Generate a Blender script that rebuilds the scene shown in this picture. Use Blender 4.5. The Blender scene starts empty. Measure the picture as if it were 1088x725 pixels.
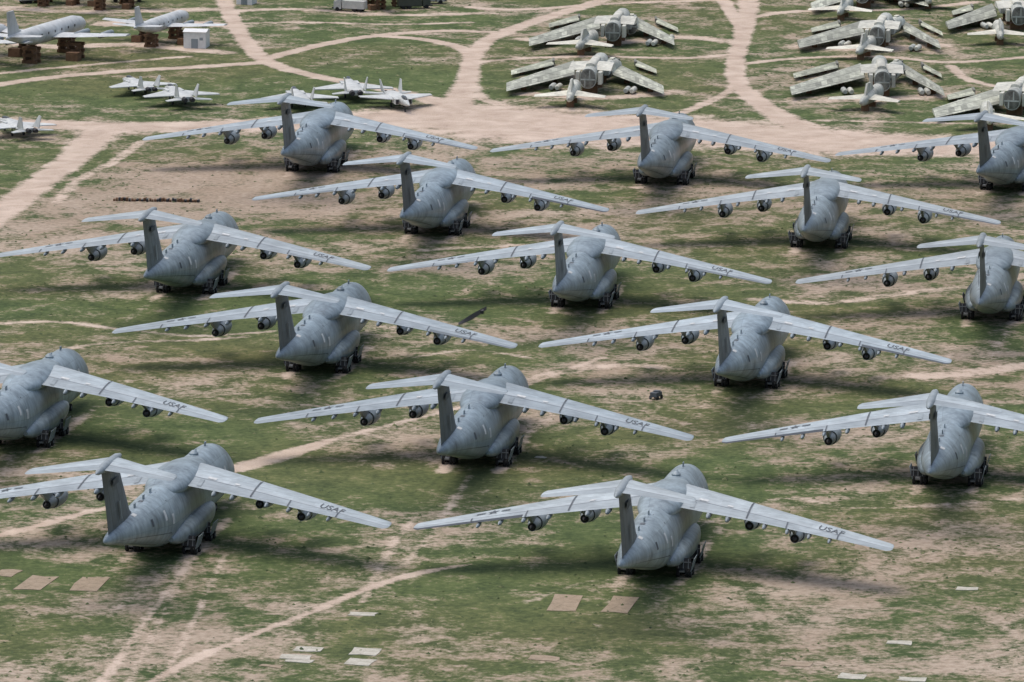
import bpy, bmesh, math, random
import numpy as np
from mathutils import Vector, Matrix
random.seed(7); np.random.seed(7)
R=math.radians
scene=bpy.context.scene
# ------------------------------------------------------------------ survey of the field (metres)
F=6218.0; TH=R(10.75); H=186.7; ROLL=R(0.35)
def G(u,v):
    du,dv=u-544,v-362.5
    du,dv=du*math.cos(ROLL)+dv*math.sin(ROLL),-du*math.sin(ROLL)+dv*math.cos(ROLL)
    dep=TH+math.atan(dv/F); Y=H/math.tan(dep)
    z=Y*math.cos(TH)+H*math.sin(TH)
    return (du*z/F, Y)
# ------------------------------------------------------------------ node helpers
class NT:
    def __init__(s,name):
        s.m=bpy.data.materials.new(name); s.m.use_nodes=True
        s.t=s.m.node_tree; s.b=s.t.nodes['Principled BSDF']
    def n(s,typ,**k):
        x=s.t.nodes.new(typ)
        for a,b in k.items(): setattr(x,a,b)
        return x
    def l(s,a,b): s.t.links.new(a,b)
    def setin(s,sock,v):
        if isinstance(v,bpy.types.NodeSocket): s.l(v,sock)
        else: sock.default_value=v
    def math(s,op,a,b=0.0,c=0.0,clamp=False):
        x=s.n('ShaderNodeMath',operation=op,use_clamp=clamp)
        s.setin(x.inputs[0],a); s.setin(x.inputs[1],b); s.setin(x.inputs[2],c)
        return x.outputs[0]
    def noise(s,vec,scale,detail=3,rough=0.55,dist=0.0):
        x=s.n('ShaderNodeTexNoise'); s.l(vec,x.inputs['Vector'])
        x.inputs['Scale'].default_value=scale; x.inputs['Detail'].default_value=detail
        x.inputs['Roughness'].default_value=rough; x.inputs['Distortion'].default_value=dist
        return x.outputs['Fac']
    def ramp(s,fac,stops):
        x=s.n('ShaderNodeValToRGB'); s.l(fac,x.inputs[0]); e=x.color_ramp.elements
        while len(e)<len(stops): e.new(0.5)
        for i,(p,c) in enumerate(stops):
            e[i].position=p; e[i].color=(c[0],c[1],c[2],1)
        return x.outputs[0]
    def mix(s,fac,a,b,mode='MIX'):
        x=s.n('ShaderNodeMix',data_type='RGBA',blend_type=mode)
        s.setin(x.inputs[0],fac)
        for i,v in ((6,a),(7,b)):
            if isinstance(v,tuple): x.inputs[i].default_value=(v[0],v[1],v[2],1)
            else: s.l(v,x.inputs[i])
        return x.outputs[2]
    def mapping(s,vec,scale):
        x=s.n('ShaderNodeMapping'); s.l(vec,x.inputs[0]); x.inputs['Scale'].default_value=scale
        return x.outputs[0]
    def bump(s,h,strength,dist):
        x=s.n('ShaderNodeBump'); x.inputs['Strength'].default_value=strength; x.inputs['Distance'].default_value=dist
        s.l(h,x.inputs['Height']); s.l(x.outputs[0],s.b.inputs['Normal'])
def paint(name,base,attr=None,brick=(4,1.6),mortar=0.03,rough=0.55,var=0.35,streak=(0.5,0.5,0.12),objcol=True,contrast=0.16,mcol=0.5):
    t=NT(name); tc=t.n('ShaderNodeTexCoord').outputs['Object']
    oi=t.n('ShaderNodeObjectInfo')
    off=t.n('ShaderNodeVectorMath',operation='ADD'); t.l(tc,off.inputs[0])
    sc=t.n('ShaderNodeVectorMath',operation='SCALE'); t.l(oi.outputs['Location'],sc.inputs[0]); sc.inputs[3].default_value=0.37
    t.l(sc.outputs[0],off.inputs[1]); v=off.outputs[0]
    big=t.noise(v,0.25,3,0.6); st=t.noise(t.mapping(v,streak),2.2,3,0.65)
    d=t.math('MULTIPLY_ADD',t.math('SUBTRACT',big,0.5),var*1.5,1.0)
    d=t.math('MULTIPLY_ADD',t.math('SUBTRACT',st,0.5),var*1.5,d)
    cmb=t.n('ShaderNodeCombineColor'); 
    for i in range(3): t.l(d,cmb.inputs[i])
    col=t.mix(1.0,base,cmb.outputs[0],'MULTIPLY')
    if attr:
        a=t.n('ShaderNodeAttribute',attribute_name=attr)
        b=t.n('ShaderNodeTexBrick'); t.l(a.outputs['Vector'],b.inputs['Vector'])
        b.inputs['Color1'].default_value=(1-contrast,)*3+(1,); b.inputs['Color2'].default_value=(1+contrast,)*3+(1,)
        b.inputs['Mortar'].default_value=(mcol,mcol,mcol*1.02,1); b.inputs['Scale'].default_value=1
        b.inputs['Mortar Size'].default_value=mortar; b.inputs['Brick Width'].default_value=brick[0]; b.inputs['Row Height'].default_value=brick[1]
        b.inputs['Mortar Smooth'].default_value=0.2
        col=t.mix(0.85,col,b.outputs['Color'],'MULTIPLY')
        t.attr=a
    if objcol:
        col=t.mix(1.0,col,oi.outputs['Color'],'MULTIPLY')
    t.col=col; t.oi=oi; t.v=v
    t.l(col,t.b.inputs['Base Color']); t.b.inputs['Roughness'].default_value=rough
    return t
def flat(name,c,rough=0.7,var=0.3,metal=0.0):
    t=NT(name); tc=t.n('ShaderNodeTexCoord').outputs['Object']; n=t.noise(tc,1.3,3,0.6)
    lo=tuple(x*(1-var) for x in c); hi=tuple(x*(1+var) for x in c)
    t.l(t.ramp(n,[(0.3,lo),(0.7,hi)]),t.b.inputs['Base Color'])
    t.b.inputs['Roughness'].default_value=rough; t.b.inputs['Metallic'].default_value=metal
    return t.m
# ------------------------------------------------------------------ materials
GREY=(0.225,0.278,0.308)
M_fus=paint('fuselage_paint',GREY,'fusco',(6.5,3.1),0.04,0.36,0.95,contrast=0.08,mcol=0.7).m
tw=paint('wing_paint',(0.36,0.41,0.43),'wingco',(3.4,0.23),0.006,0.42,0.65,(0.3,0.8,0.3),contrast=0.10,mcol=0.6)
a=tw.attr; sx=tw.n('ShaderNodeSeparateXYZ'); tw.l(a.outputs['Vector'],sx.inputs[0])
c=sx.outputs[1]; X=sx.outputs[0]
hinge=tw.math('LESS_THAN',tw.math('ABSOLUTE',tw.math('SUBTRACT',c,0.70)),0.016)
col=tw.mix(tw.math('MULTIPLY',hinge,0.65),tw.col,(0.07,0.08,0.09))
le=tw.math('LESS_THAN',c,0.05); col=tw.mix(tw.math('MULTIPLY',le,0.4),col,(0.5,0.53,0.55))
sp=tw.math('MULTIPLY',tw.math('GREATER_THAN',c,0.58),tw.math('LESS_THAN',c,0.69))
col=tw.mix(tw.math('MULTIPLY',sp,0.3),col,(0.48,0.52,0.54))
fl=tw.math('GREATER_THAN',c,0.72); col=tw.mix(tw.math('MULTIPLY',fl,0.35),col,(0.20,0.23,0.25))
te=tw.math('MULTIPLY',tw.math('GREATER_THAN',c,0.86),tw.math('GREATER_THAN',X,19.0))
te=tw.math('MULTIPLY',te,tw.math('SUBTRACT',1.0,tw.oi.outputs['Alpha']))
col=tw.mix(te,col,(0.035,0.04,0.045))
tw.l(col,tw.b.inputs['Base Color'])
M_wing=tw.m
M_fin=paint('tail_paint',(0.135,0.16,0.18),'wingco',(2.0,0.2),0.01,0.5,0.5).m
M_nac=paint('nacelle_paint',(0.25,0.29,0.31),None,rough=0.5,var=0.5).m
M_dark=flat('engine_soot',(0.03,0.03,0.033),0.7)  # near-black for engines and dark parts; also paints shade in the gear bays
M_tyre=flat('tyre_rubber',(0.015,0.015,0.016),0.9)
M_glass=flat('cockpit_cover',(0.03,0.035,0.04),0.3)
M_white=flat('white_spraylat',(0.55,0.57,0.57),0.6,0.2)
M_letter=flat('stencil_paint',(0.09,0.105,0.12),0.7)
M_metal=flat('bare_gear_metal',(0.22,0.23,0.24),0.5,0.2,0.3)
# ------------------------------------------------------------------ mesh builder
class MB:
    def __init__(s): s.v=[];s.f=[];s.mi=[];s.a=[];s.has=False
    def add(s,vs,fs,mi=0,attr=None):
        o=len(s.v); s.v+= [tuple(p) for p in vs]; s.f+=[tuple(i+o for i in f) for f in fs]; s.mi+=[mi]*len(fs)
        if attr is not None: s.has=True; s.a+=list(attr)
        else: s.a+=[(1.3,0.95,0)]*len(vs)
    def loft(s,rings,mi=0,attr=None,caps=True,closed=True):
        n=len(rings[0]); vs=[p for r in rings for p in r]; fs=[]
        for i in range(len(rings)-1):
            for j in range(n if closed else n-1):
                k=(j+1)%n; fs.append((i*n+j,i*n+k,(i+1)*n+k,(i+1)*n+j))
        if caps and closed:
            fs.append(tuple(range(n))); fs.append(tuple((len(rings)-1)*n+j for j in range(n)))
        s.add(vs,fs,mi,attr)
    def box(s,c,d,mi=0,rot=None):
        vs=[Vector((x*d[0]/2,y*d[1]/2,z*d[2]/2)) for x in(-1,1) for y in(-1,1) for z in(-1,1)]
        if rot is not None: vs=[rot@p for p in vs]
        vs=[p+Vector(c) for p in vs]
        s.add(vs,[(0,1,3,2),(4,6,7,5),(0,4,5,1),(2,3,7,6),(0,2,6,4),(1,5,7,3)],mi)
    def lathe(s,prof,c=(0,0,0),axis='Y',n=20,mi=0,caps=True,sx=1,sz=1):
        rings=[]
        for (a,r) in prof:
            ring=[]
            for j in range(n):
                t=2*math.pi*j/n; p,q=r*math.cos(t)*sx,r*math.sin(t)*sz
                if axis=='Y': w=(p,a,q)
                elif axis=='X': w=(a,p,q)
                else: w=(p,q,a)
                ring.append((w[0]+c[0],w[1]+c[1],w[2]+c[2]))
            rings.append(ring)
        s.loft(rings,mi,caps=caps)
    def mesh(s,name,mats,attr='wingco',angle=40):
        me=bpy.data.meshes.new(name); me.from_pydata(s.v,[],s.f)
        for m in mats: me.materials.append(m)
        me.polygons.foreach_set('material_index',s.mi)
        if s.has:
            at=me.attributes.new(attr,'FLOAT_VECTOR','POINT'); at.data.foreach_set('vector',np.array(s.a,dtype=np.float32).ravel())
        bm=bmesh.new(); bm.from_mesh(me); bmesh.ops.recalc_face_normals(bm,faces=bm.faces); bm.to_mesh(me); bm.free()
        me.polygons.foreach_set('use_smooth',[True]*len(me.polygons))
        try: me.set_sharp_from_angle(angle=R(angle))
        except Exception: pass
        me.update(); return me
def obj(name,me,parent=None,color=None):
    o=bpy.data.objects.new(name,me); scene.collection.objects.link(o)
    if parent: o.parent=parent
    if color: o.color=color
    return o
def empty(name,loc,heading,scale=1.0):
    e=bpy.data.objects.new(name,None); scene.collection.objects.link(e)
    e.location=(loc[0],loc[1],loc[2] if len(loc)>2 else 0); e.rotation_euler=(0,0,-R(heading)); e.scale=(scale,)*3
    e.empty_display_size=1; return e
def yt(c): 
    return 5*(0.2969*math.sqrt(max(c,0))-0.126*c-0.3516*c*c+0.2843*c**3-0.1036*c**4)
CS=[0,0.01,0.03,0.07,0.13,0.22,0.33,0.45,0.58,0.7,0.85,1.0]
def foil_ring(x,yle,chord,z,t,up=1.25,dn=0.75):
    pts=[];at=[]
    for c in CS: pts.append((x,yle-c*chord,z+up*t*chord*yt(c))); at.append((abs(x),c,1))
    for c in reversed(CS[1:-1]): pts.append((x,yle-c*chord,z-dn*t*chord*yt(c))); at.append((abs(x),c,0))
    return pts,at
# ------------------------------------------------------------------ four-engined airlifter parts
TAB=np.array([ # s, halfwidth, top, bottom
(0,0.15,4.9,4.3),(0.6,1.0,5.8,3.4),(1.6,1.7,6.7,2.7),(3,2.35,7.6,2.2),(5,2.8,8.7,1.8),(7,3.05,9.6,1.6),(10,3.25,10.2,1.5),
(15,3.4,10.35,1.5),(20,3.45,10.4,1.5),(30,3.45,10.35,1.5),(40,3.42,10.3,1.6),(43,3.38,10.25,1.85),(46,3.3,10.2,2.45),(50,3.05,10.1,3.4),
(54,2.7,9.95,4.4),(58,2.25,9.8,5.4),(62,1.72,9.6,6.3),(66,1.15,9.4,7.2),(69,0.7,9.2,7.85),(70.6,0.3,9.0,8.35),(71,0.08,8.8,8.55)])
def fprof(s): return [float(np.interp(s,TAB[:,0],TAB[:,k])) for k in (1,2,3)]
def fprofs(s):
    if s<3 or s>69: return fprof(s)
    ps=[fprof(s+d) for d in (-1,-0.5,0,0.5,1)]
    return [sum(p[k] for p in ps)/5 for k in range(3)]
def fsurf(s,th,off=0.0):
    w,t,b=fprofs(s); zc=(t*0.46+b*0.54)
    c,sn=math.cos(th),math.sin(th)
    x=(w+off)*math.copysign(abs(c)**0.88,c); x*=1-0.17*max(0,sn)**1.5
    hz=(t-zc if sn>0 else zc-b)+off
    return (x,34-s,zc+hz*math.copysign(abs(sn)**0.92,sn))
def build_fuselage():
    mb=MB(); ss=[0,0.25,0.6,1,1.6,2.3,3]+[3+i*1.0 for i in range(1,66)]+[68.8,69.5,70.2,70.7,71]
    n=40; rings=[];at=[]
    for s in ss:
        rings.append([fsurf(s,2*math.pi*j/n-math.pi/2) for j in range(n)])
        at+=[(s,j*0.62+0.2,0) for j in range(n)]
    mb.loft(rings,0,at)
    for i,f in enumerate(mb.f):
        ps=[mb.v[k] for k in f]; y=sum(p[1] for p in ps)/len(ps); z=sum(p[2] for p in ps)/len(ps)
        if 27.6<y<29.4 and z>8.1 and len(f)==4 and abs(ps[0][0])>0.3: mb.mi[i]=1
    rr=[];aa=[]
    for k in range(19):
        q=k/18; y=17-26*q; e=math.sin(math.pi*q)**0.6 if 0<q<1 else 0.0
        rr.append([( (0.5+3.0*e)*math.cos(t), y, 9.2+ (0.2+1.7*e)*max(math.sin(t),-0.3)) for t in [2*math.pi*j/20 for j in range(20)]])
        aa+=[(k*1.4,j*0.5,0) for j in range(20)]
    mb.loft(rr,0,aa)
    for s in (12,18,45,49,54): mb.box((0.0,34-s,fprofs(s)[1]+0.25),(0.12,0.9,0.7),0)
    mb.lathe([(-0.5,0.05),(-0.4,0.6),(0.1,0.7),(0.5,0.3)],(0,15,10.5),'Z',14,0)
    return mb.mesh('fuselage',[M_fus,M_glass],'fusco',35)
def patch(mb,s0,s1,t0,t1,mi=0,off=0.04,sgn=1):
    n=5; vs=[];fs=[]
    for i in range(n):
        for j in range(n):
            s=s0+(s1-s0)*i/(n-1); th=t0+(t1-t0)*j/(n-1); p=fsurf(s,R(th),off); vs.append((p[0]*sgn,p[1],p[2]))
    for i in range(n-1):
        for j in range(n-1): fs.append((i*n+j,i*n+j+1,(i+1)*n+j+1,(i+1)*n+j))
    mb.add(vs,fs,mi)
def build_markings():
    mb=MB()
    for sg in (1,-1):
        patch(mb,44.2,45.2,-2,16,0,sgn=sg); patch(mb,47.5,48.4,8,30,0,sgn=sg); patch(mb,12,13,0,22,0,sgn=sg)
        patch(mb,53.5,54.3,5,25,1,sgn=sg)
        patch(mb,44,69,-62,-59,1,0.02,sgn=sg)
        patch(mb,45,66,-22,-19.6,2,0.02,sgn=sg)
        patch(mb,44.6,45.0,-60,80,2,0.025,sgn=sg)
    patch(mb,57,58.2,60,78,0); patch(mb,38,39,80,100,0); patch(mb,50,51,84,96,1)
    return mb.mesh('sealed_hatches',[M_white,M_letter,M_fin])
def wparm(x):
    x=abs(x); yle=13.2-0.545*x
    ch=13.9-(4.6/14.5)*x if x<14.5 else 9.3-(4.9/19.5)*(x-14.5)
    z=9.55-0.088*x-0.0004*x*x; t=0.125-0.0009*x
    return yle,ch,z,t
def wtop(x,y):
    yle,ch,z,t=wparm(x); c=min(1,max(0,(yle-y)/ch)); return z+1.25*t*ch*yt(c)
def build_wing(sg):
    mb=MB(); rings=[];at=[]
    xs=[0.5,3,5,7,9,11,13,14.5,16,18,20,22,24,26,28,30,32,33.3,33.85,34.05]
    for x in xs:
        yle,ch,z,t=wparm(min(x,33.3))
        if x>33.3: k={33.85:0.8,34.05:0.45}[x]; yle-=(1-k)*ch*0.6; t*=k; ch*=k
        p,a_=foil_ring(x*sg,yle,ch,z,t); rings.append(p); at+=a_
    mb.loft(rings,0,at)
    for x in (7.2,10.0,15.4,18.8,22.0,25.0):
        yle,ch,z,t=wparm(x); yte=yle-ch; L=ch*0.42; r=0.42-0.006*x
        mb.lathe([(-1.2,0.03),(-0.8,r*0.6),(0,r*0.95),(L*0.4,r),(L*0.8,r*0.6),(L,0.04)],(x*sg,yte,z-0.45),'Y',10,1,sz=1.3)
    for (x0,x1,c0,c1,mi) in ((5.2,6.6,0.60,0.67,2),(9.5,10.3,0.6,0.66,2),(4.3,5.0,0.74,0.95,1),(12.6,12.85,0.06,0.95,3),(18.5,18.7,0.7,0.99,3),(26.0,26.2,0.7,0.99,3)):
        n=5; vs=[]
        for k in range(n):
            for x in (x0,x1):
                cc=c0+(c1-c0)*k/(n-1); yle,ch,z,t=wparm(x); y=yle-cc*ch; vs.append((x*sg,y,wtop(x,y)+0.07))
        mb.add(vs,[(2*k,2*k+1,2*k+3,2*k+2) for k in range(n-1)],mi)
    return mb.mesh('wing',[M_wing,M_nac,M_white,M_letter],'wingco',50)
def build_usaf():
    cu=bpy.data.curves.new('usaf','FONT'); cu.body='USAF'; cu.size=2.9; cu.resolution_u=3; cu.offset=0.02
    o=bpy.data.objects.new('tmp',cu); scene.collection.objects.link(o)
    dg=bpy.context.evaluated_depsgraph_get(); me=bpy.data.meshes.new_from_object(o.evaluated_get(dg))
    bpy.data.objects.remove(o)
    ang=-math.atan(0.42)
    for v in me.vertices:
        x,y=v.co.x*0.62,v.co.y
        X=22.9+x*math.cos(ang)-y*math.sin(ang)*0.3; yle,ch,z,t=wparm(22.9)
        Y=(yle-ch*0.66)+x*math.sin(ang)+y*math.cos(ang)
        v.co=(X,Y,wtop(X,Y)+0.06)
    me.materials.clear(); me.materials.append(M_letter); return me
def build_star():
    mb=MB(); cx=23.5; yle,ch,z,t=wparm(cx); cy=yle-0.45*ch
    def P(dx,dy): 
        dx*=0.7; x=-(cx+dx); y=cy+dy*0.9+dx*-0.45; return (x,y,wtop(x,y)+0.06)
    pts=[P((1.25 if k%2==0 else 0.5)*math.sin(k*math.pi/5),(1.25 if k%2==0 else 0.5)*math.cos(k*math.pi/5)) for k in range(10)]
    mb.add([P(0,0)]+pts,[(0,1+k,1+(k+1)%10) for k in range(10)])
    for sg in (1,-1):
        mb.add([P(sg*1.5,0.35),P(sg*3.2,0.35),P(sg*3.2,0.1),P(sg*1.5,0.1)],[(0,1,2,3)])
        mb.add([P(sg*1.5,-0.1),P(sg*3.2,-0.1),P(sg*3.2,-0.4),P(sg*1.5,-0.4)],[(0,1,2,3)])
    return mb.mesh('insignia',[M_letter])
def build_engine():
    mb=MB()
    mb.lathe([(3.7,1.02),(4.35,1.08),(4.55,1.15),(4.4,1.26),(3.6,1.36),(2.4,1.38),(1.0,1.3),(-0.2,1.12),(-0.2,1.04)],n=28,caps=False)
    mb.lathe([(3.7,1.03),(3.72,0.3),(4.3,0.05)],n=28,mi=1)
    mb.lathe([(-0.1,1.05),(-0.05,0.9)],n=28,mi=1,caps=False)
    mb.lathe([(0.1,0.94),(-1.0,0.88),(-2.4,0.72),(-2.9,0.66),(-2.9,0.58)],n=24,caps=False)
    mb.lathe([(-2.7,0.6),(-2.75,0.36),(-3.4,0.26),(-4.0,0.04)],n=20,mi=1)
    return mb.mesh('engine',[M_nac,M_dark],angle=45)
ENG=(11.9,18.9)
def build_pylons():
    mb=MB()
    for sg in (1,-1):
        for x in ENG:
            yle,ch,z,t=wparm(x); ye=yle+2.6; ze=z-3.15
            pr=[(ye+3.2,ze+1.3),(yle-0.2,z+0.2),(yle-ch*0.55,z-0.45),(ye-3.0,ze+0.6),(ye-1,ze+0.8)]
            vs=[(sg*x+d,p[0],p[1]) for d in(-0.22,0.22) for p in pr]; n=len(pr)
            mb.add(vs,[tuple(range(n)),tuple(range(n,2*n))]+[(i,(i+1)%n,n+(i+1)%n,n+i) for i in range(n)])
    return mb.mesh('engine_pylons',[M_nac])
def build_gear():
    mb=MB()
    def wheel(x,y,r=0.62,w=0.42):
        mb.lathe([(-w/2,r*0.5),(-w/2,r*0.88),(-w/2+0.08,r),(w/2-0.08,r),(w/2,r*0.88),(w/2,r*0.5)],(x,y,r),'X',16,0)
        mb.lathe([(-w/2-0.02,0.25),(w/2+0.02,0.25)],(x,y,r),'X',8,1)
    for sg in (1,-1):
        for y in (5.0,-4.0):
            for (dx,dy) in ((-0.85,0.9),(-0.35,0.9),(0.35,-0.7),(0.85,-0.7),(-0.85,-0.7),(0.95,0.9)):
                wheel(sg*(4.2)+dx,y+dy)
            mb.box((sg*4.2,y,0.85),(1.6,2.2,0.25),1); mb.lathe([(0.6,0.2),(3.5,0.26)],(sg*4.1,y,0),'Z',10,1)
            mb.box((sg*5.45,y,1.9),(0.08,3.0,1.9),2,Matrix.Rotation(sg*R(14),3,'Y'))
            mb.box((sg*4.3,y-2.1,2.3),(2.1,0.07,1.5),3,Matrix.Rotation(R(-10),3,'X'))  # dark plate, its colour stands in for shade inside the open bay
            for k in range(3): mb.box((sg*(3.6+0.7*k),y-2.25,2.3),(0.1,0.1,1.4),1,Matrix.Rotation(R(-10),3,'X'))
            mb.box((sg*4.3,y-2.27,2.5),(2.1,0.1,0.12),1)
    for dx in (-1.0,-0.4,0.4,1.0): wheel(dx,24.0,0.6)
    mb.lathe([(0.5,0.18),(2.5,0.22)],(0,24,0),'Z',10,1)
    return mb.mesh('landing_gear',[M_tyre,M_metal,M_nac,M_dark])
def build_pods():
    mb=MB()
    for sg in (1,-1):
        rr=[];at=[]
        for k in range(25):
            q=k/24; y=14-24*q; e=(math.sin(math.pi*q)**0.55) if 0<q<1 else 0.02
            ring=[]
            for j in range(20):
                t=2*math.pi*j/20
                ring.append((sg*(2.75+ (0.3+2.0*e)*math.cos(t)),y,3.2+(0.3+1.6*e)*math.copysign(abs(math.sin(t))**0.8,math.sin(t))))
                at.append((k*1.2,j*0.5,0))
            rr.append(ring)
        mb.loft(rr,0,at)
    return mb.mesh('gear_fairings',[M_fus],'fusco')
def build_fin():
    mb=MB(); rings=[];at=[]
    for z,yle,yte,th in ((8.6,-19.0,-34.6,0.6),(9.6,-21.8,-34.9,0.8),(10.4,-23.3,-35.1,0.72),(13,-25.3,-36,0.6),(16,-27.7,-37.2,0.5),(18.9,-29.9,-38.4,0.42)):
        ch=yle-yte; r=[]
        for c in CS: r.append((th*yt(c),yle-c*ch,z)); at.append((z,c,1))
        for c in reversed(CS[1:-1]): r.append((-th*yt(c),yle-c*ch,z)); at.append((z,c,0))
        rings.append(r)
    mb.loft(rings,0,at)
    for sg in (1,-1):
        mb.box((sg*0.47,-32.2,16.3),(0.03,3.2,0.9),1); mb.box((sg*0.6,-30,11.8),(0.03,0.5,3.0),2,Matrix.Rotation(R(22),3,'X'))
    return mb.mesh('tail_fin',[M_fin,M_letter,M_nac],'wingco')
def build_tailplane():
    mb=MB()
    for sg in (1,-1):
        rings=[];at=[]
        for x in (0.1,1,3,5,7,9,10,10.35,10.5):
            k=1 if x<=10 else (0.8 if x<10.4 else 0.5)
            ch=(8.3-0.43*x)*k; yle=-30.2-0.62*x-(1-k)*2
            p,a_=foil_ring(x*sg,yle,ch,19.2-0.07*x,0.10*k,1,1); rings.append(p); at+=a_
        mb.loft(rings,0,at)
    mb.lathe([(-27.6,0.03),(-28.2,0.3),(-30,0.62),(-33,0.72),(-37,0.66),(-40,0.4),(-41.3,0.06)],(0,0,19.15),'Y',16,1)
    return mb.mesh('tailplane',[M_wing,M_nac],'wingco')
P={'fuselage':build_fuselage(),'wing_left':build_wing(-1),'wing_right':build_wing(1),'engine_pylons':build_pylons(),
   'landing_gear':build_gear(),'gear_fairings':build_pods(),'tail_fin':build_fin(),'tailplane':build_tailplane(),
   'wing_lettering':build_usaf(),'wing_insignia':build_star(),'sealed_hatches':build_markings()}
ENGM=build_engine()
PL=((336,179,8.5,(1,0.3)),(706,192,9.0,(1,1)),(1074,199,15,(1,1)),(464,245,9.4,(0.5,0.0)),(872,259,8.0,(1,0.2)),(203,307,9.3,(1,0.7)),
          (621,322,8.7,(0.6,0.4)),(1055,335,8.5,(1,1)),(343,390,9.6,(1,0.4)),(797,406,10.5,(0.8,0.1)),(27,468,10.3,(1,1)),(511,488,9.5,(1,1)),
          (1009,509,9.0,(0.0,1)),(180,580,10.6,(1,1)),(701,604,10.0,(0.0,1)))
def airlifter(u,v,head=11.5,te=(1,1)):
    e=empty('military_cargo_jet',G(u,v),head)
    b=random.uniform(0.88,1.14); w=random.uniform(-0.03,0.03); colr=(b*(1+w),b,b*(1-w),1)
    for n,me in P.items():
        cc=list(colr)
        if n=='wing_left': cc[3]=te[0]
        elif n=='wing_right': cc[3]=te[1]
        if n=='tail_fin': f=random.uniform(0.6,1.3); cc=[x*f for x in cc[:3]]+[1]
        obj(n,me,e,tuple(cc))
    k=1
    for sg in (-1,1):
        for x in ENG:
            yle,ch,z,t=wparm(x); o=obj('engine_%d'%k,ENGM,e,colr); o.location=(sg*x,yle+2.6,z-3.15)
            k+=1
for a_ in PL: airlifter(*a_)
# ------------------------------------------------------------------ twin-tail fighters
M_fight=paint('fighter_paint',(0.50,0.52,0.51),None,rough=0.5,var=0.5).m
def fighter_parts():
    a=MB()
    rr=[]
    for y,w,h,z in ((9.5,0.05,0.05,1.9),(8.5,0.3,0.3,1.95),(7,0.55,0.6,2.0),(5,0.75,0.85,2.1),(3,0.95,0.95,2.1),(1,1.6,0.7,2.0),(-2,1.9,0.65,2.0),(-6,1.8,0.6,2.0),(-8,1.4,0.55,2.0),(-8.6,1.2,0.5,2.0)):
        rr.append([(w*math.copysign(abs(math.cos(t))**0.8,math.cos(t)),y,z+h*math.sin(t)) for t in [2*math.pi*j/18 for j in range(18)]])
    a.loft(rr,0)
    for sg in (1,-1):
        a.box((sg*1.35,2.6,1.95),(0.8,3.6,1.1),0); a.box((sg*1.35,4.42,1.95),(0.6,0.08,0.9),1)
        a.lathe([(0,0.55),(-1.3,0.42)],(sg*0.75,-8.4,2.0),'Y',12,1)
        a.box((sg*1.3,-1.5,0.9),(0.15,0.15,1.2),1); a.lathe([(-0.15,0.4),(0.15,0.4)],(sg*1.3,-1.5,0.4),'X',12,1)
    a.box((0,5.5,0.9),(0.12,0.12,1.2),1); a.lathe([(-0.1,0.35),(0.1,0.35)],(0,5.5,0.35),'X',12,1)
    w=MB()
    def tri(pts,th,vert=False):
        n=len(pts)
        vs=[(p[0],p[1],p[2]+d) if not vert else (p[0]+d,p[1],p[2]) for d in(-th/2,th/2) for p in pts]
        w.add(vs,[tuple(range(n)),tuple(range(n,2*n))]+[(i,(i+1)%n,n+(i+1)%n,n+i) for i in range(n)])
    for sg in (1,-1):
        tri([(sg*1.4,3.0,2.2),(sg*7.6,-2.6,2.1),(sg*7.6,-4.4,2.1),(sg*1.4,-4.6,2.2)],0.16)
        tri([(sg*1.4,-6.0,2.0),(sg*4.6,-8.6,1.95),(sg*4.6,-10,1.95),(sg*1.4,-9.2,2.0)],0.12)
        tri([(sg*1.8,-5.2,2.4),(sg*2.2,-7.6,4.9),(sg*2.2,-8.7,4.9),(sg*1.8,-8.6,2.4)],0.14,True)
    c=MB(); c.lathe([(6.8,0.05),(6.2,0.35),(5,0.5),(3.6,0.45),(2.4,0.1)],(0,0,2.75),'Y',14,0,sz=1.0)
    return a.mesh('airframe',[M_fight,M_dark]),w.mesh('wings_and_tails',[M_fight]),c.mesh('canopy',[M_glass])
FP=fighter_parts()
for u,v,h,s in ((146,99,-24,1),(188,110,-18,1.1),(316,113,-10,1.1),(373,103,-8,1.15),(424,115,166,1.05),(16,143,-28,1.0)):
    e=empty('fighter_jet',G(u,v),h,s)
    for n,m in zip(('airframe','wings_and_tails','canopy'),FP): obj(n,m,e,(1,1,1,1))
# ------------------------------------------------------------------ stripped bombers cut into sections
M_hulk=paint('hulk_paint',(0.34,0.355,0.30),'wingco',(2.6,0.3),0.02,0.7,0.9,contrast=0.42).m
M_hulkf=paint('hulk_body_paint',(0.38,0.40,0.38),None,rough=0.7,var=0.9).m
M_bare=paint('hulk_bare_skin',(0.50,0.50,0.45),None,rough=0.6,var=0.7).m
M_bulk=flat('cut_bulkhead',(0.17,0.17,0.15),0.9,0.6)
def rounded(w,h,z,y,n=20,p=0.85): return [(w*math.copysign(abs(math.cos(t))**p,math.cos(t)),y,z+h*math.copysign(abs(math.sin(t))**p,math.sin(t))) for t in [2*math.pi*j/n for j in range(n)]]
def opentube(mb,secs,y0,w,h,z,mi=0,cut=1):
    mb.loft(secs,mi)
    mb.loft([rounded(w*k,h*k,z,y0-0.03-d) for k,d in ((0.93,0),(0.92,0.01))],cut)
    mb.box((0,y0-0.1,z-0.1*h),(w*1.75,0.1,0.28),0); mb.box((0.35,y0-0.1,z+0.4*h),(0.22,0.1,h*0.8),0)
    mb.box((-0.6,y0-0.1,z-0.5*h),(0.25,0.1,h*0.6),0)
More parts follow.
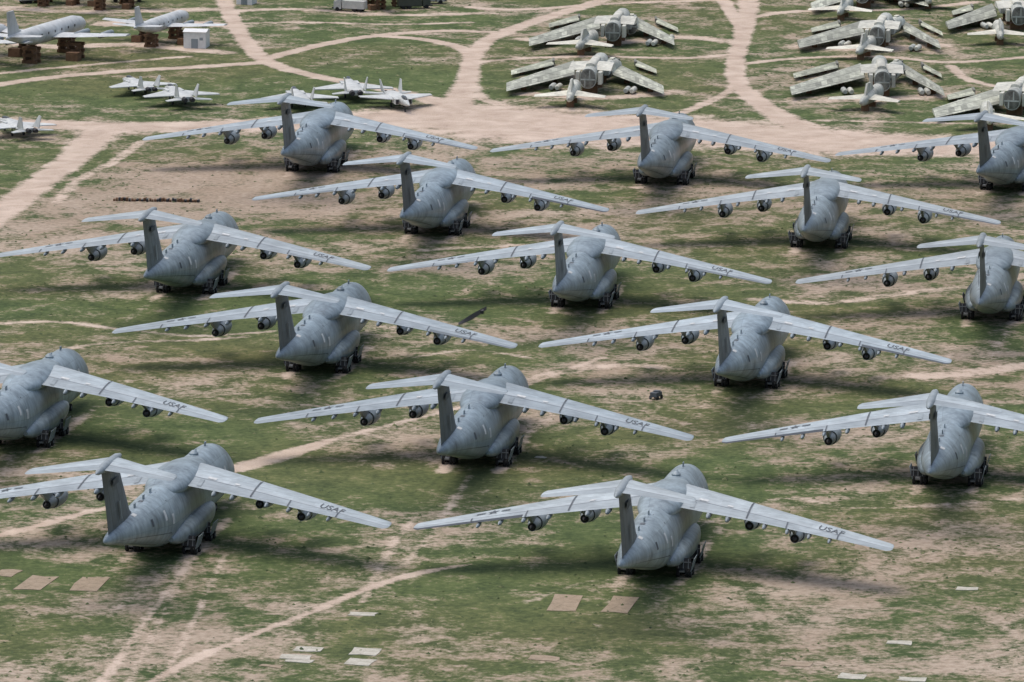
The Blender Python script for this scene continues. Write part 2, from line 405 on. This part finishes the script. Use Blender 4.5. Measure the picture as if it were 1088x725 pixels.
def hulk_parts():
    f=MB()
    opentube(f,[rounded(1.6,2.0,3.4,y) for y in (14,4,-4,-9)],-9,1.6,2.0,3.4)
    for sg in (1,-1):
        rings=[]
        for x,ch,y0 in ((0.5,9,4),(2.6,8.6,3.2),(4.2,8.2,2.0)):
            p,_=foil_ring(sg*x,y0,ch,4.6,0.15); rings.append(p)
        f.loft(rings,2)
        f.box((sg*1.9,9.5,2.6),(0.9,5,1.6),0); f.box((sg*2.2,-6.5,3.3),(0.7,3,2.4),2)
    f.loft([rounded(0.9,0.5,5.4,y) for y in (6,0,-5)],2)
    for y in (-5,3,10): f.box((0,y,0.7),(3,1.4,1.4),3)
    n=MB()
    opentube(n,[rounded(w,h,z,y) for y,w,h,z in ((7,0.1,0.1,2.1),(6.6,0.6,0.7,2.2),(5,1.15,1.4,2.4),(2.5,1.5,1.9,2.6),(-4,1.55,2.0,2.6))],-4,1.55,2.0,2.6)
    n.box((0,3.6,3.9),(1.9,1.2,0.7),1); n.box((0,1,4.65),(0.9,2.2,0.2),2)
    t=MB()
    t.loft([rounded(w,h,2.4,y) for y,w,h in ((11,1.35,1.7),(6,1.25,1.55),(0,1.0,1.25),(-5,0.75,0.95),(-7,0.5,0.7),(-7.5,0.2,0.3))],0)
    t.lathe([(-0.9,0.08),(0.2,0.08)],(0.15,-7.6,2.4),'Y',8,1); t.lathe([(-0.9,0.08),(0.2,0.08)],(-0.15,-7.6,2.4),'Y',8,1)
    for sg in (1,-1):
        rings=[]
        for x,yl,ch in ((0.8,4.0,7.2),(4,0.6,5.2),(7.7,-2.8,3.0)):
            p,_=foil_ring(sg*x,yl,ch,2.6,0.10,1,1); rings.append(p)
        t.loft(rings,2)
    vs=[(d,y,z) for d in(-0.2,0.2) for y,z in ((5.5,3.9),(2,5.6),(-1.5,5.8),(-4,3.2))]
    t.add(vs,[(0,1,2,3),(4,5,6,7),(0,1,5,4),(1,2,6,5),(2,3,7,6),(3,0,4,7)],0)
    t.box((0,4,0.5),(2,1,1.0),3); t.box((0,-3,0.7),(1.6,0.8,1.4),3)
    p=MB()
    for k,(x,y) in enumerate(((-8.5,-3),(-7.1,-3.2),(8.4,-4),(9.8,-4.2),(-11,7),(12,5))):
        p.lathe([(-2,0.45),(-1.2,0.65),(1.5,0.68),(2,0.55)],(x,y,0.75),'Y',12,2 if k%2 else 0)
        p.lathe([(2.01,0.5),(2.03,0.1)],(x,y,0.75),'Y',12,1)
    return f,n,t,p
M_wood=flat('timber_cribbing',(0.16,0.09,0.05),0.9)
HP=[m.mesh(n,[M_hulkf,M_bulk,M_bare,M_wood]) for m,n in zip(hulk_parts(),('centre_fuselage','nose_section','tail_section','engine_pods'))]
def hulk_wing(root,tip,c0,c1,z0,z1):
    mb=MB(); rings=[];at=[]; r=Vector((root[0],root[1])); q=Vector((tip[0],tip[1])); d=q-r; L=d.length
    for i in range(9):
        k=i/8; p=r+d*k; ch=c0+(c1-c0)*k; z=z0+(z1-z0)*k; ring=[]
        for c in CS: ring.append((p.x,p.y+ch*(0.5-c),z+0.11*ch*yt(c))); at.append((k*L,c,1))
        for c in reversed(CS[1:-1]): ring.append((p.x,p.y+ch*(0.5-c),z-0.04*ch*yt(c))); at.append((k*L,c,0))
        rings.append(ring)
    mb.loft(rings,0,at)
    for k in (0.3,0.75):
        zz=(z0+(z1-z0)*k)*0.8; mb.box((r.x+d.x*k,r.y+d.y*k,zz/2),(1.2,1.2,zz),1)
    mb.box((r.x,r.y,z0+0.25),(0.5,c0*0.5,0.9),2)
    return mb.mesh('severed_wing',[M_hulk,M_wood,M_bulk],'wingco',50)
def hulk(u,v,lr,lt,rr,rt,tu,tv,nu=None,nv=None,b=1.0):
    g=G(u,v); e=empty('dismantled_bomber',g,0); b*=random.uniform(0.9,1.12); col=(b,b*1.0,b*0.97,1)
    def rel(p): q=G(*p); return (q[0]-g[0],q[1]-g[1])
    o=obj('centre_fuselage',HP[0],e,col); o.rotation_euler=(0,0,-R(6+random.uniform(-8,8))); o.scale=(1.12,1.12,1.12)
    o=obj('engine_pods',HP[3],e,col); o.rotation_euler=(0,0,-R(random.uniform(-15,15)))
    o=obj('tail_section',HP[2],e,(b*1.15,b*1.12,b*1.05,1)); q=rel((tu,tv)); o.location=(q[0],q[1],0); o.rotation_euler=(0,0,-R(8+random.uniform(-9,9)))
    if nu is None: nu,nv=u+17+random.uniform(-3,4),v-12+random.uniform(-2,4)
    o=obj('nose_section',HP[1],e,(b*1.3,b*1.28,b*1.2,1)); q=rel((nu,nv)); o.location=(q[0],q[1],0); o.rotation_euler=(0,0,-R(15+random.uniform(-14,14)))
    for nm,a1,b1 in (('severed_wing_left',lr,lt),('severed_wing_right',rr,rt)):
        k=random.uniform(0.85,1.2)
        obj(nm,hulk_wing(rel(a1),rel(b1),19,11,1.9,1.4),e,(b*k,b*k,b*k*0.98,1))
        a2=Vector(rel(a1)); b2=Vector(rel(b1)); off=Vector((4.5 if b1[0]>a1[0] else -3.0,17+random.uniform(-2,4)))
        obj(nm.replace('severed','outer'),hulk_wing(a2.lerp(b2,0.1)+off,a2.lerp(b2,0.5+random.uniform(0,.25))+off,9,6,0.9,0.8),e,(b*1.15,b*1.15,b*1.05,1))
hulk(655,45,(637,33),(562,52),(674,33),(716,51),620,57)
hulk(630,95,(610,82),(538,100),(650,82),(705,103),607,112)
hulk(935,50,(916,39),(848,54),(958,36),(998,55),917,62)
hulk(936,98,(916,85),(840,104),(960,84),(1002,105),922,116)
hulk(1082,118,(1062,112),(992,128),(1104,110),(1140,130),1050,136)
hulk(920,5,(900,2),(862,14),(938,-1),(985,10),895,20)
hulk(1078,28,(1056,20),(1006,34),(1100,18),(1140,34),1062,46)
hulk(690,-12,(664,-18),(600,-8),(715,-18),(750,-6),660,-6)
hulk(1030,-6,(1005,-14),(950,-2),(1050,-14),(1080,-4),985,8)
# ------------------------------------------------------------------ white patrol planes on cribbing
def patrol_parts():
    f=MB(); rr=[]
    for y,w,z in ((17,0.1,4.6),(16.2,0.9,4.7),(15,1.35,4.9),(12,1.75,5),(0,1.8,5),(-6,1.75,5.05),(-12,1.2,5.5),(-17,0.5,6.0),(-18.5,0.1,6.1)):
        rr.append([(w*math.cos(t),y,z+w*math.sin(t)) for t in [2*math.pi*j/20 for j in range(20)]])
    f.loft(rr,0); f.box((0,14.6,5.8),(1.7,0.9,0.5),1)
    for y in range(-6,12,3): f.box((1.79,y,5.3),(0.04,0.45,0.45),1); f.box((-1.79,y,5.3),(0.04,0.45,0.45),1)
    w=MB()
    def foil(pts,th):
        rings=[];at=[]
        for x,yl,ch,z in pts:
            p,a_=foil_ring(x,yl,ch,z,th); rings.append(p); at+=a_
        w.loft(rings,0,at)
    for sg in (1,-1):
        foil([(sg*0.5,4.5,5.6,4.2),(sg*8,3.9,4.3,4.5),(sg*16,3.2,2.6,5.0)],0.14)
        foil([(sg*0.2,-13.8,3.6,6.2),(sg*6.4,-15,1.8,6.5)],0.1)
        for x in (5,10): w.lathe([(-3,0.1),(-2,0.5),(2,0.62),(3.6,0.55),(3.8,0.3)],(sg*x,4.2,4.5),'Y',12,1)
    rings=[]
    for z,yl,ch in ((5.8,-9.5,8),(7.2,-12.6,5),(11,-15,3)):
        rings.append([(0.35*yt(c),yl-c*ch,z) for c in CS]+[(-0.35*yt(c),yl-c*ch,z) for c in reversed(CS[1:-1])])
    w.loft(rings,0)
    c=MB()
    for x,y in ((0,9),(0,-7),(5,2),(-5,2)):
        for k in range(5):
            for d in (-0.9,0.9):
                if k%2: c.box((x+d,y,0.32+k*0.62),(0.45,3.0,0.6))
                else: c.box((x,y+d,0.32+k*0.62),(3.0,0.45,0.6))
    c.box((6,-1,0.8),(2.4,2,1.6)); c.box((-6.5,0,0.8),(2.4,2,1.6))
    M_pw=paint('white_aircraft_paint',(0.52,0.54,0.54),None,rough=0.45,var=0.5).m
    return f.mesh('fuselage',[M_pw,M_glass]),w.mesh('wings_and_tail',[M_pw,M_nac]),c.mesh('timber_cribs',[M_wood])
PP=patrol_parts()
for u,v,h,s in ((50,62,20,1.2),(-42,66,30,1.1),(172,46,18,0.95),(118,8,25,0.8),(392,8,70,0.8),(345,-8,20,0.8),(60,4,30,0.8),(470,-6,60,.8)):
    e=empty('patrol_plane',G(u,v),h,s)
    for n,m in zip(('fuselage','wings_and_tail','timber_cribs'),PP): obj(n,m,e,(1,1,1,1))
# ------------------------------------------------------------------ small white shed
M_shed=flat('shed_sheet_metal',(0.72,0.73,0.72),0.5,0.08)
def shed(u,v,w,d,h,head):
    e=empty('storage_shed',G(u,v),head)
    b=MB(); b.box((0,0,h/2),(w,d,h),0); obj('walls',b.mesh('walls',[M_shed]),e)
    b=MB(); vs=[(x,y,h+z) for x in (-w/2-0.2,w/2+0.2) for y,z in ((-d/2-0.2,0.01),(0,0.5),(d/2+0.2,0.01))]
    b.add(vs,[(0,1,4,3),(1,2,5,4),(0,2,1),(3,4,5),(0,3,5,2)]); obj('roof',b.mesh('roof',[M_shed]),e)
    b=MB(); b.box((0,-d/2-0.03,1.1),(1.6,0.05,2.2),0); b.box((w*0.3,-d/2-0.03,2.2),(0.8,0.05,0.6),0); obj('door',b.mesh('door',[M_nac]),e)
shed(209,50,5.2,5,3.8,8)
shed(262,4,4,4,2.6,15)
def truck(u,v,head,c):
    e=empty('parked_truck',G(u,v),head); m=flat('truck_paint',c,0.5,0.1)
    b=MB(); b.box((0,2.9,1.5),(2.3,1.9,1.9),0); b.box((0,2.6,2.6),(2.0,1.2,0.6),0); b.box((0,3.88,1.9),(1.9,0.06,0.7),1); obj('cab',b.mesh('cab',[m,M_glass]),e)
    b=MB(); b.box((0,-1.2,1.7),(2.4,5.6,1.9),0); b.box((0,0.5,0.7),(1.6,8,0.25),1); obj('body',b.mesh('body',[m,M_dark]),e)
    b=MB()
    for x in (-1,1):
        for y in (2.9,-1.4,-2.9): b.lathe([(-0.18,0.5),(0.18,0.5)],(x,y,0.5),'X',14,0)
    obj('wheels',b.mesh('wheels',[M_tyre]),e)
truck(440,9,75,(0.05,0.06,0.05)); truck(455,4,80,(0.4,0.4,0.38)); truck(36,3,60,(0.3,0.3,0.3)); truck(135,2,80,(0.05,0.05,0.06)); truck(372,12,-70,(0.5,0.5,0.48))
# ------------------------------------------------------------------ odd items on the ground
b=MB(); g0=G(166,214)
for k in range(34):
    x=-8.2+k*0.5; hh=random.uniform(0.3,0.7)
    b.box((x,random.uniform(-0.3,0.3),hh/2),(0.4,random.uniform(0.8,1.6),hh),random.choice((0,0,1)),Matrix.Rotation(random.uniform(-.2,.2),3,'Z'))
o=obj('timber_block_row',b.mesh('timber_block_row',[M_wood,M_dark])); o.location=(g0[0],g0[1],0); o.rotation_euler=(0,0,R(-3))
g0=G(502,338); b=MB(); n=14
vs=[]
for i in range(n):
    t=i/(n-1); x=-2.4+4.8*t; 
    for yy,zz in ((-7+8*t*t+7*t,0.1),(-6+8*t*t+7.4*t,0.3+0.5*math.sin(3*t))): vs.append((x,yy,zz))
b.add(vs,[(2*i,2*i+1,2*i+3,2*i+2) for i in range(n-1)],0); b.box((1.6,5,0.25),(0.6,2,0.5),0)
o=obj('torn_scrap_panel',b.mesh('torn_scrap_panel',[M_dark])); o.location=(g0[0],g0[1],0)
def cart(u,v,h):
    e=empty('ground_power_cart',G(u,v),h)
    b=MB(); b.box((0,0,0.8),(1.2,1.9,0.7),0); b.box((0,0.3,1.25),(0.9,0.9,0.2),0); b.box((0,-1.6,0.5),(0.1,1.4,0.1),0); obj('body',b.mesh('body',[M_letter]),e)
    b=MB(); [b.lathe([(-0.1,0.32),(0.1,0.32)],(x,y,0.32),'X',12,0) for x in(-0.65,0.65) for y in(-0.7,0.7)]; obj('wheels',b.mesh('wheels',[M_tyre]),e)
cart(697,424,30)
# concrete and steel pads
tp=NT('pad_concrete'); tc=tp.n('ShaderNodeTexCoord').outputs['Object']
nn=tp.math('ADD',tp.math('MULTIPLY',tp.noise(tc,0.8,5,0.7),0.6),tp.math('MULTIPLY',tp.noise(tc,5,3,0.6),0.4))
oc=tp.n('ShaderNodeObjectInfo').outputs['Color']
tp.l(tp.mix(1.0,tp.ramp(nn,[(0.3,(0.45,0.42,0.34)),(0.5,(0.9,0.86,0.8)),(0.72,(1.15,1.13,1.1))]),oc,'MULTIPLY'),tp.b.inputs['Base Color']); tp.b.inputs['Roughness'].default_value=0.9
def pad(u,v,w,d,c,head=12):
    b=MB(); jag=lambda:random.uniform(-0.16,0.16)
    pts=[(-w/2+jag(),-d/2+jag()*3),(0,-d/2+jag()*2),(w/2+jag(),-d/2+jag()*3),(w/2+jag(),0),(w/2+jag(),d/2+jag()*3),(0,d/2+jag()*2),(-w/2+jag(),d/2+jag()*3),(-w/2+jag(),0)]
    n=len(pts); vs=[(x,y,0) for x,y in pts]+[(x,y,0.07) for x,y in pts]
    b.add(vs,[tuple(range(n,2*n))]+[(i,(i+1)%n,n+(i+1)%n,n+i) for i in range(n)])
    o=obj('concrete_pad',b.mesh('concrete_pad',[tp.m])); g=G(u,v); o.location=(g[0],g[1],0.004); o.rotation_euler=(0,0,-R(head+random.uniform(-4,4))); o.color=c
br=(0.34,0.28,0.215,1); wh=(0.5,0.5,0.46,1)
for u,v,w,d,c in ((38,620,4.0,8.5,br),(95,621,4.0,8.5,br),(8,609,3,4,br),(600,641,4.0,9.5,br),(659,643,3.6,9.5,br),(385,653,3.6,1.6,wh),
    (328,690,3.6,3,wh),(314,698,4.2,2.4,wh),(388,693,3.8,3.4,wh),(382,704,3.6,3.4,wh),(317,703,3.6,1.6,wh),(906,719,3.6,2.6,wh),(955,683,3.4,2,wh),
    (969,722,3.6,2,wh),(846,706,4,2.4,br),(578,700,4,3,br),(1028,626,3,1.5,wh),(575,486,1.6,1.2,wh),(288,708,3,1.4,br)):
    pad(u,v,w,d,c)
# ------------------------------------------------------------------ ground sheet
xd=np.arange(-185,185.01,0.6); yd=np.arange(690,1600.1,1.0)
xs=np.concatenate([[-9000,-4000,-1500,-600,-300,-220],xd,[220,300,600,1500,4000,9000]])
ys=np.concatenate([[-3000,-500,200,500,640],yd,[1680,1900,2400,3500,6000,15000]])
XX,YY=np.meshgrid(xs,ys); nx,ny=len(xs),len(ys)
base=np.full(XX.shape,0.345)
def blob(u,v,ru,rv,amt):
    global base
    cx,cy=G(u,v); s=abs(G(u+ru,v)[0]-cx); t=abs(G(u,v-rv)[1]-cy)
    base+=amt*np.exp(-(((XX-cx)/s)**2+((YY-cy)/t)**2))
for b_ in ((310,215,130,32,.34),(150,205,110,28,.34),(60,240,90,25,.28),(330,170,170,18,.28),(400,85,110,25,-.34),(120,98,150,16,-.26),(330,38,90,16,-.12),
    (600,92,90,22,0),(270,335,230,25,-.22),(60,330,100,30,-.08),(330,520,140,30,-.18),(1010,215,110,26,.26),(760,215,120,20,.24),(960,300,150,18,.28),(620,250,60,14,.24),
    (1050,400,90,25,.28),(660,395,90,18,.22),(560,350,120,16,.16),(960,630,170,60,.18),(180,650,70,60,.24),(560,610,180,40,-.22),(60,680,80,30,-.1),
    (600,180,90,16,.32),(480,285,120,12,.22),(700,320,90,14,-.06),(230,260,80,14,.2),(850,470,130,20,.18),(450,560,80,25,.1),(300,440,110,14,-.18),(640,470,120,16,-.1),
    (900,75,120,40,.05),(1010,130,90,10,-.1),(940,560,120,20,.14),(40,420,100,16,-.18),(700,680,120,25,.02),(560,440,70,14,.18),(880,345,120,10,.22),(150,500,120,20,-.08),(760,360,120,14,.16),(110,380,80,12,.24),
    (820,700,160,30,.1),(330,620,60,20,.1),(450,510,90,10,-.15),(740,600,120,14,-.1),(430,245,70,12,.15),(640,35,90,20,.08)):
    blob(*b_)
trk=np.zeros(XX.shape)
def track(pts,w,amt=1.0,soft=1.0):
    if isinstance(w,(int,float)): w=[w]*len(pts)
    P_=[G(*p) for p in pts]; Q=[];W=[]
    for i in range(len(P_)-1):
        p0=P_[max(i-1,0)];p1=P_[i];p2=P_[i+1];p3=P_[min(i+2,len(P_)-1)]
        for k in range(6):
            t=k/6; Q.append(tuple(0.5*((2*p1[c])+(-p0[c]+p2[c])*t+(2*p0[c]-5*p1[c]+4*p2[c]-p3[c])*t*t+(-p0[c]+3*p1[c]-3*p2[c]+p3[c])*t**3) for c in (0,1))); W.append(w[i]+(w[i+1]-w[i])*t)
    Q.append(P_[-1]); W.append(w[-1])
    for i in range(len(Q)-1):
        (ax,ay),(bx,by)=Q[i],Q[i+1]; m=max(W[i],W[i+1])*1.6+2
        i0=np.searchsorted(xs,min(ax,bx)-m);i1=np.searchsorted(xs,max(ax,bx)+m);j0=np.searchsorted(ys,min(ay,by)-m);j1=np.searchsorted(ys,max(ay,by)+m)
        if i1<=i0 or j1<=j0: continue
        x=XX[j0:j1,i0:i1];y=YY[j0:j1,i0:i1]; dx,dy=bx-ax,by-ay; L=dx*dx+dy*dy+1e-9
        t=np.clip(((x-ax)*dx+(y-ay)*dy)/L,0,1); d=np.hypot(x-ax-t*dx,y-ay-t*dy); ww=(W[i]+(W[i+1]-W[i])*t)/2
        e=np.maximum(0.5*ww,0.8)*soft
        mval=amt*np.clip((ww+e-d)/(2*e),0,1)
        trk[j0:j1,i0:i1]=np.maximum(trk[j0:j1,i0:i1],mval)
track([(-150,126),(0,130),(90,134),(200,135),(330,131),(430,127),(500,126),(570,134),(660,138),(760,142),(860,150),(960,154),(1088,158),(1250,162)],[13,13,13,15,20,28,44,50,46,40,36,30,22,20,16])
track([(800,-40),(795,10),(788,40),(782,65),(785,90),(815,115),(850,135),(880,150)],[5,5,4.5,4.5,4.5,6,9,16])
track([(750,-30),(768,0),(785,25),(788,40)],3.5)
track([(225,-30),(240,5),(258,40),(285,66),(340,82),(420,97),(470,110),(500,122)],[4,4,4.5,4.5,4.5,5,7,12])
track([(700,-30),(640,0),(570,22),(520,42),(502,62),(497,85),(488,105),(480,125)],[4,4.5,4.5,4.5,4.5,5,7,14])
track([(-60,100),(40,84),(130,76),(230,70),(285,66)],4.5); track([(285,62),(340,48),(400,38),(470,33),(540,35)],4); track([(400,38),(450,42),(492,52),(503,66)],4)
track([(500,8),(560,10),(650,4),(760,0)],4,0.8); track([(505,66),(560,62),(640,60),(720,62),(778,58)],3.5,0.8); track([(790,68),(850,62),(930,60),(1010,66),(1100,60)],3.5,0.8)
track([(500,90),(520,108),(600,122),(700,128)],4,0.7); track([(725,120),(770,100),(784,85)],3,0.8); track([(800,18),(850,12),(960,10),(1040,2)],4,.8)
track([(1010,70),(1030,85),(1080,95),(1140,100)],3,.8); track([(870,128),(960,130),(1088,132)],3,.6)
track([(110,26),(180,24),(250,28)],8,.8); track([(0,78),(60,72),(130,66),(200,60)],3,.7); track([(0,8),(60,12),(130,12),(240,10)],8,.7); track([(245,12),(320,10),(420,16),(520,14)],5,.7)
track([(0,44),(60,50),(140,48),(240,56)],7,.75); track([(255,25),(330,24),(420,26),(500,24)],3,.7); track([(560,42),(640,46),(720,40),(780,44)],7,.7); track([(560,100),(640,104),(720,98)],7,.7); track([(850,50),(930,52),(1000,48)],7,.7); track([(850,108),(930,106),(1020,100)],7,.7)
track([(110,136),(92,155),(70,175),(35,200),(5,222),(-60,262)],[10,8,7,7,8,8]); track([(150,150),(120,172),(85,190),(60,215)],3,.6)
track([(-60,580),(0,569),(60,553),(110,540)],[2.0,2.4,2.8,1.6],.85); track([(110,540),(200,512),(240,500)],2.0,.6)
track([(235,503),(280,490),(320,478),(350,468)],[3.5,5,4,2.5],.9); track([(345,470),(420,450),(520,425),(570,405),(640,380)],1.9,.7)
track([(140,740),(190,708),(250,682),(330,650),(400,622),(455,607),(500,600)],[2.4,2.0,1.8,1.8,2.2,2.2,1.0],.88)
track([(95,740),(118,712),(140,680),(170,640),(200,600),(222,575)],[2.2,1.8,1.6,1.5,1.5,1.5],.68)
track([(165,740),(190,690),(215,640),(238,590)],1.2,.6); track([(130,740),(155,690),(180,640),(205,590)],1.2,.6)
track([(385,640),(405,600),(420,575),(440,550)],2.0,.55); track([(430,600),(455,570),(480,535),(500,505)],1.8,.5)
track([(-20,345),(60,342),(130,350),(210,357),(290,352)],2.0,.66); track([(60,372),(120,364),(200,362),(260,358)],2.5,.6)
track([(420,268),(520,262),(600,258)],3,.5); track([(1088,300),(960,312),(880,322),(800,318)],4,.6); track([(560,405),(600,395),(660,388),(720,392)],4,.6)
track([(980,400),(1030,396),(1100,388)],6,.75); track([(560,380),(500,372),(440,380)],2,.5); track([(60,530),(30,515),(0,520)],2,.5)
track([(760,470),(840,455),(930,445),(1020,440)],2.2,.55); track([(740,560),(830,530),(920,540),(1088,530)],2,.45); track([(560,640),(620,620),(700,612)],2,.4)
for (u,v,hh,_) in PL:
    for dx in (-4.2,4.2):
        gx,gy=G(u,v); hd=R(hh); wob=random.uniform(-3,3)
        for seg,(q0,q1,am) in enumerate(((-45,-10,random.uniform(.1,.36)),(-10,18,.62),(18,50,random.uniform(.1,.4)))):
            a0=(gx+dx+math.sin(hd)*q0+(wob if q0<-20 else 0),gy+math.cos(hd)*q0); a1=(gx+dx+math.sin(hd)*q1+(wob if q1>20 else 0),gy+math.cos(hd)*q1)
            m=4; i0=np.searchsorted(xs,min(a0[0],a1[0])-m);i1=np.searchsorted(xs,max(a0[0],a1[0])+m);j0=np.searchsorted(ys,a0[1]-m);j1=np.searchsorted(ys,a1[1]+m)
            x=XX[j0:j1,i0:i1];y=YY[j0:j1,i0:i1]; ddx,ddy=a1[0]-a0[0],a1[1]-a0[1]; t=np.clip(((x-a0[0])*ddx+(y-a0[1])*ddy)/(ddx*ddx+ddy*ddy),0,1)
            d=np.hypot(x-a0[0]-t*ddx,y-a0[1]-t*ddy); trk[j0:j1,i0:i1]=np.maximum(trk[j0:j1,i0:i1],am*np.clip((2.0-d)/1.6,0,1))
me=bpy.data.meshes.new('ground'); nv=nx*ny
co=np.zeros((nv,3),dtype=np.float32); co[:,0]=XX.ravel(); co[:,1]=YY.ravel()
me.vertices.add(nv); me.vertices.foreach_set('co',co.ravel())
ii,jj=np.meshgrid(np.arange(nx-1),np.arange(ny-1)); q=(jj*nx+ii).ravel()
quads=np.stack([q,q+1,q+nx+1,q+nx],1).astype(np.int32); nf=len(quads)
me.loops.add(nf*4); me.loops.foreach_set('vertex_index',quads.ravel())
me.polygons.add(nf); me.polygons.foreach_set('loop_start',np.arange(nf,dtype=np.int32)*4); 
try: me.polygons.foreach_set('loop_total',np.full(nf,4,dtype=np.int32))
except Exception: pass
at=me.attributes.new('dirt','FLOAT','POINT'); at.data.foreach_set('value',base.ravel().astype(np.float32))
at=me.attributes.new('track','FLOAT','POINT'); at.data.foreach_set('value',trk.ravel().astype(np.float32))
me.update(calc_edges=True); me.validate()
t=NT('desert_grass_and_soil'); tc=t.n('ShaderNodeTexCoord').outputs['Object']
dirt=t.n('ShaderNodeAttribute',attribute_name='dirt').outputs['Fac']; tr=t.n('ShaderNodeAttribute',attribute_name='track').outputs['Fac']
nA=t.noise(tc,0.035,4,0.6,0.6); nB=t.noise(tc,0.16,4,0.65,0.4); nC=t.noise(tc,0.9,3,0.7); nD=t.noise(tc,3.5,2,0.6)
def cen(n,k): return t.math('MULTIPLY',t.math('SUBTRACT',n,0.5),k)
N=t.math('ADD',cen(nA,1.5),cen(nB,1.8)); N=t.math('ADD',N,cen(nC,1.0)); N=t.math('ADD',N,cen(nD,0.4))
val=t.math('ADD',dirt,N)
f1=t.math('MULTIPLY_ADD',t.math('SUBTRACT',val,0.5),2.7,0.5,clamp=True)
val2=t.math('ADD',tr,t.math('ADD',cen(nB,1.3),cen(nC,1.0)))
f2=t.math('MULTIPLY_ADD',t.math('SUBTRACT',val2,0.5),2.4,0.5,clamp=True)
f2=t.math('MULTIPLY',f2,t.math('MULTIPLY',tr,3.0,clamp=True))
gmix=t.math('ADD',t.math('MULTIPLY',nB,0.5),t.math('MULTIPLY',nC,0.5))
grass=t.ramp(gmix,[(0.32,(0.040,0.062,0.027)),(0.45,(0.072,0.102,0.042)),(0.55,(0.112,0.145,0.058)),(0.70,(0.19,0.205,0.100))])
nE=t.noise(tc,0.014,2,0.5)
grass=t.mix(t.math('MULTIPLY_ADD',t.math('SUBTRACT',nE,0.5),4.0,0.35,clamp=True),grass,t.mix(1.0,grass,(1.32,1.05,1.15),'MULTIPLY'))
soil=t.ramp(t.math('ADD',t.math('MULTIPLY',nC,0.5),t.math('MULTIPLY',nA,0.5)),[(0.34,(0.24,0.175,0.135)),(0.5,(0.38,0.292,0.235)),(0.66,(0.53,0.43,0.36))])
road=t.ramp(t.math('ADD',t.math('MULTIPLY',nB,0.6),t.math('MULTIPLY',nD,0.4)),[(0.35,(0.41,0.315,0.255)),(0.52,(0.54,0.435,0.36)),(0.68,(0.65,0.55,0.465))])
col=t.mix(t.math('MULTIPLY',f1,0.8),grass,soil); col=t.mix(t.math('MULTIPLY',f2,0.93),col,road)
t.l(col,t.b.inputs['Base Color']); t.b.inputs['Roughness'].default_value=0.95
t.b.inputs['Specular IOR Level'].default_value=0.1
t.bump(t.math('ADD',t.math('MULTIPLY',nC,0.6),t.math('MULTIPLY',nD,0.4)),0.5,0.5)
me.materials.append(t.m); obj('ground',me)
# ------------------------------------------------------------------ weed tufts
rng=np.random.default_rng(3); n=14000
wy=rng.uniform(725,1450,n*2); wx=rng.uniform(-1,1,n*2)*(wy*0.1)
ix=np.clip(np.searchsorted(xs,wx),0,nx-1); iy=np.clip(np.searchsorted(ys,wy),0,ny-1)
cl=np.sin(wx*0.13+2*np.sin(wy*0.031))+np.sin(wy*0.05+wx*0.07)
keep=(trk[iy,ix]<0.3)&(rng.uniform(0,1,n*2)<np.clip(0.9-base[iy,ix]+0.25*cl,0.05,1)*0.6)
wx,wy=wx[keep][:n],wy[keep][:n]; m=len(wx)
vs=np.zeros((m,6,3),dtype=np.float32); r=rng.uniform(0.12,0.40,m)*np.where(rng.uniform(0,1,m)<0.04,1.7,1)
for k in range(5):
    an=k*2*math.pi/5+rng.uniform(0,0.9,m); rk=r*rng.uniform(0.6,1.2,m); vs[:,k,0]=wx+rk*np.cos(an); vs[:,k,1]=wy+rk*np.sin(an); vs[:,k,2]=rng.uniform(0,0.04,m)
vs[:,5,0]=wx+r*rng.uniform(-.3,.3,m); vs[:,5,1]=wy+r*rng.uniform(-.3,.3,m); vs[:,5,2]=r*rng.uniform(0.35,0.8,m)
o5=(np.arange(m)*6)[:,None,None]; tri=np.array([[k,(k+1)%5,5] for k in range(5)])[None]+o5
me=bpy.data.meshes.new('weed_tufts'); me.from_pydata(vs.reshape(-1,3).tolist(),[],tri.reshape(-1,3).tolist())
tg=NT('weed_leaves'); tcg=tg.n('ShaderNodeTexCoord').outputs['Object']
tg.l(tg.ramp(tg.noise(tcg,0.6,2,0.6),[(0.3,(0.045,0.07,0.028)),(0.5,(0.09,0.12,0.045)),(0.7,(0.22,0.22,0.11))]),tg.b.inputs['Base Color']); tg.b.inputs['Roughness'].default_value=0.9
me.materials.append(tg.m); obj('weed_tufts',me)
# ------------------------------------------------------------------ light
w=bpy.data.worlds.new('World'); scene.world=w; w.use_nodes=True; nt=w.node_tree
sky=nt.nodes.new('ShaderNodeTexSky'); sky.sky_type='NISHITA'; sky.sun_disc=False
EL,AZ=R(72),R(-60)
sky.sun_elevation=EL; sky.sun_rotation=AZ; sky.dust_density=5.0; sky.air_density=1.2
bg=nt.nodes['Background']; bg.inputs[1].default_value=0.15; nt.links.new(sky.outputs[0],bg.inputs[0])
sun=bpy.data.lights.new('sun','SUN'); sun.energy=1.35; sun.angle=R(65); sun.color=(1,0.97,0.92)
so=bpy.data.objects.new('sun',sun); scene.collection.objects.link(so)
d=Vector((math.sin(AZ)*math.cos(EL),math.cos(AZ)*math.cos(EL),math.sin(EL)))
so.rotation_euler=d.to_track_quat('Z','Y').to_euler(); so.location=(0,900,400)
# ------------------------------------------------------------------ camera
cam=bpy.data.cameras.new('camera'); cam.sensor_width=36; cam.lens=36*F/1088; cam.clip_start=5; cam.clip_end=30000
co_=bpy.data.objects.new('camera',cam); scene.collection.objects.link(co_)
co_.matrix_world=Matrix.Translation((0,0,H))@Matrix.Rotation(R(90)-TH,4,'X')@Matrix.Rotation(ROLL,4,'Z'); scene.camera=co_
scene.view_settings.view_transform='Standard'; scene.view_settings.look='None'; scene.view_settings.exposure=0
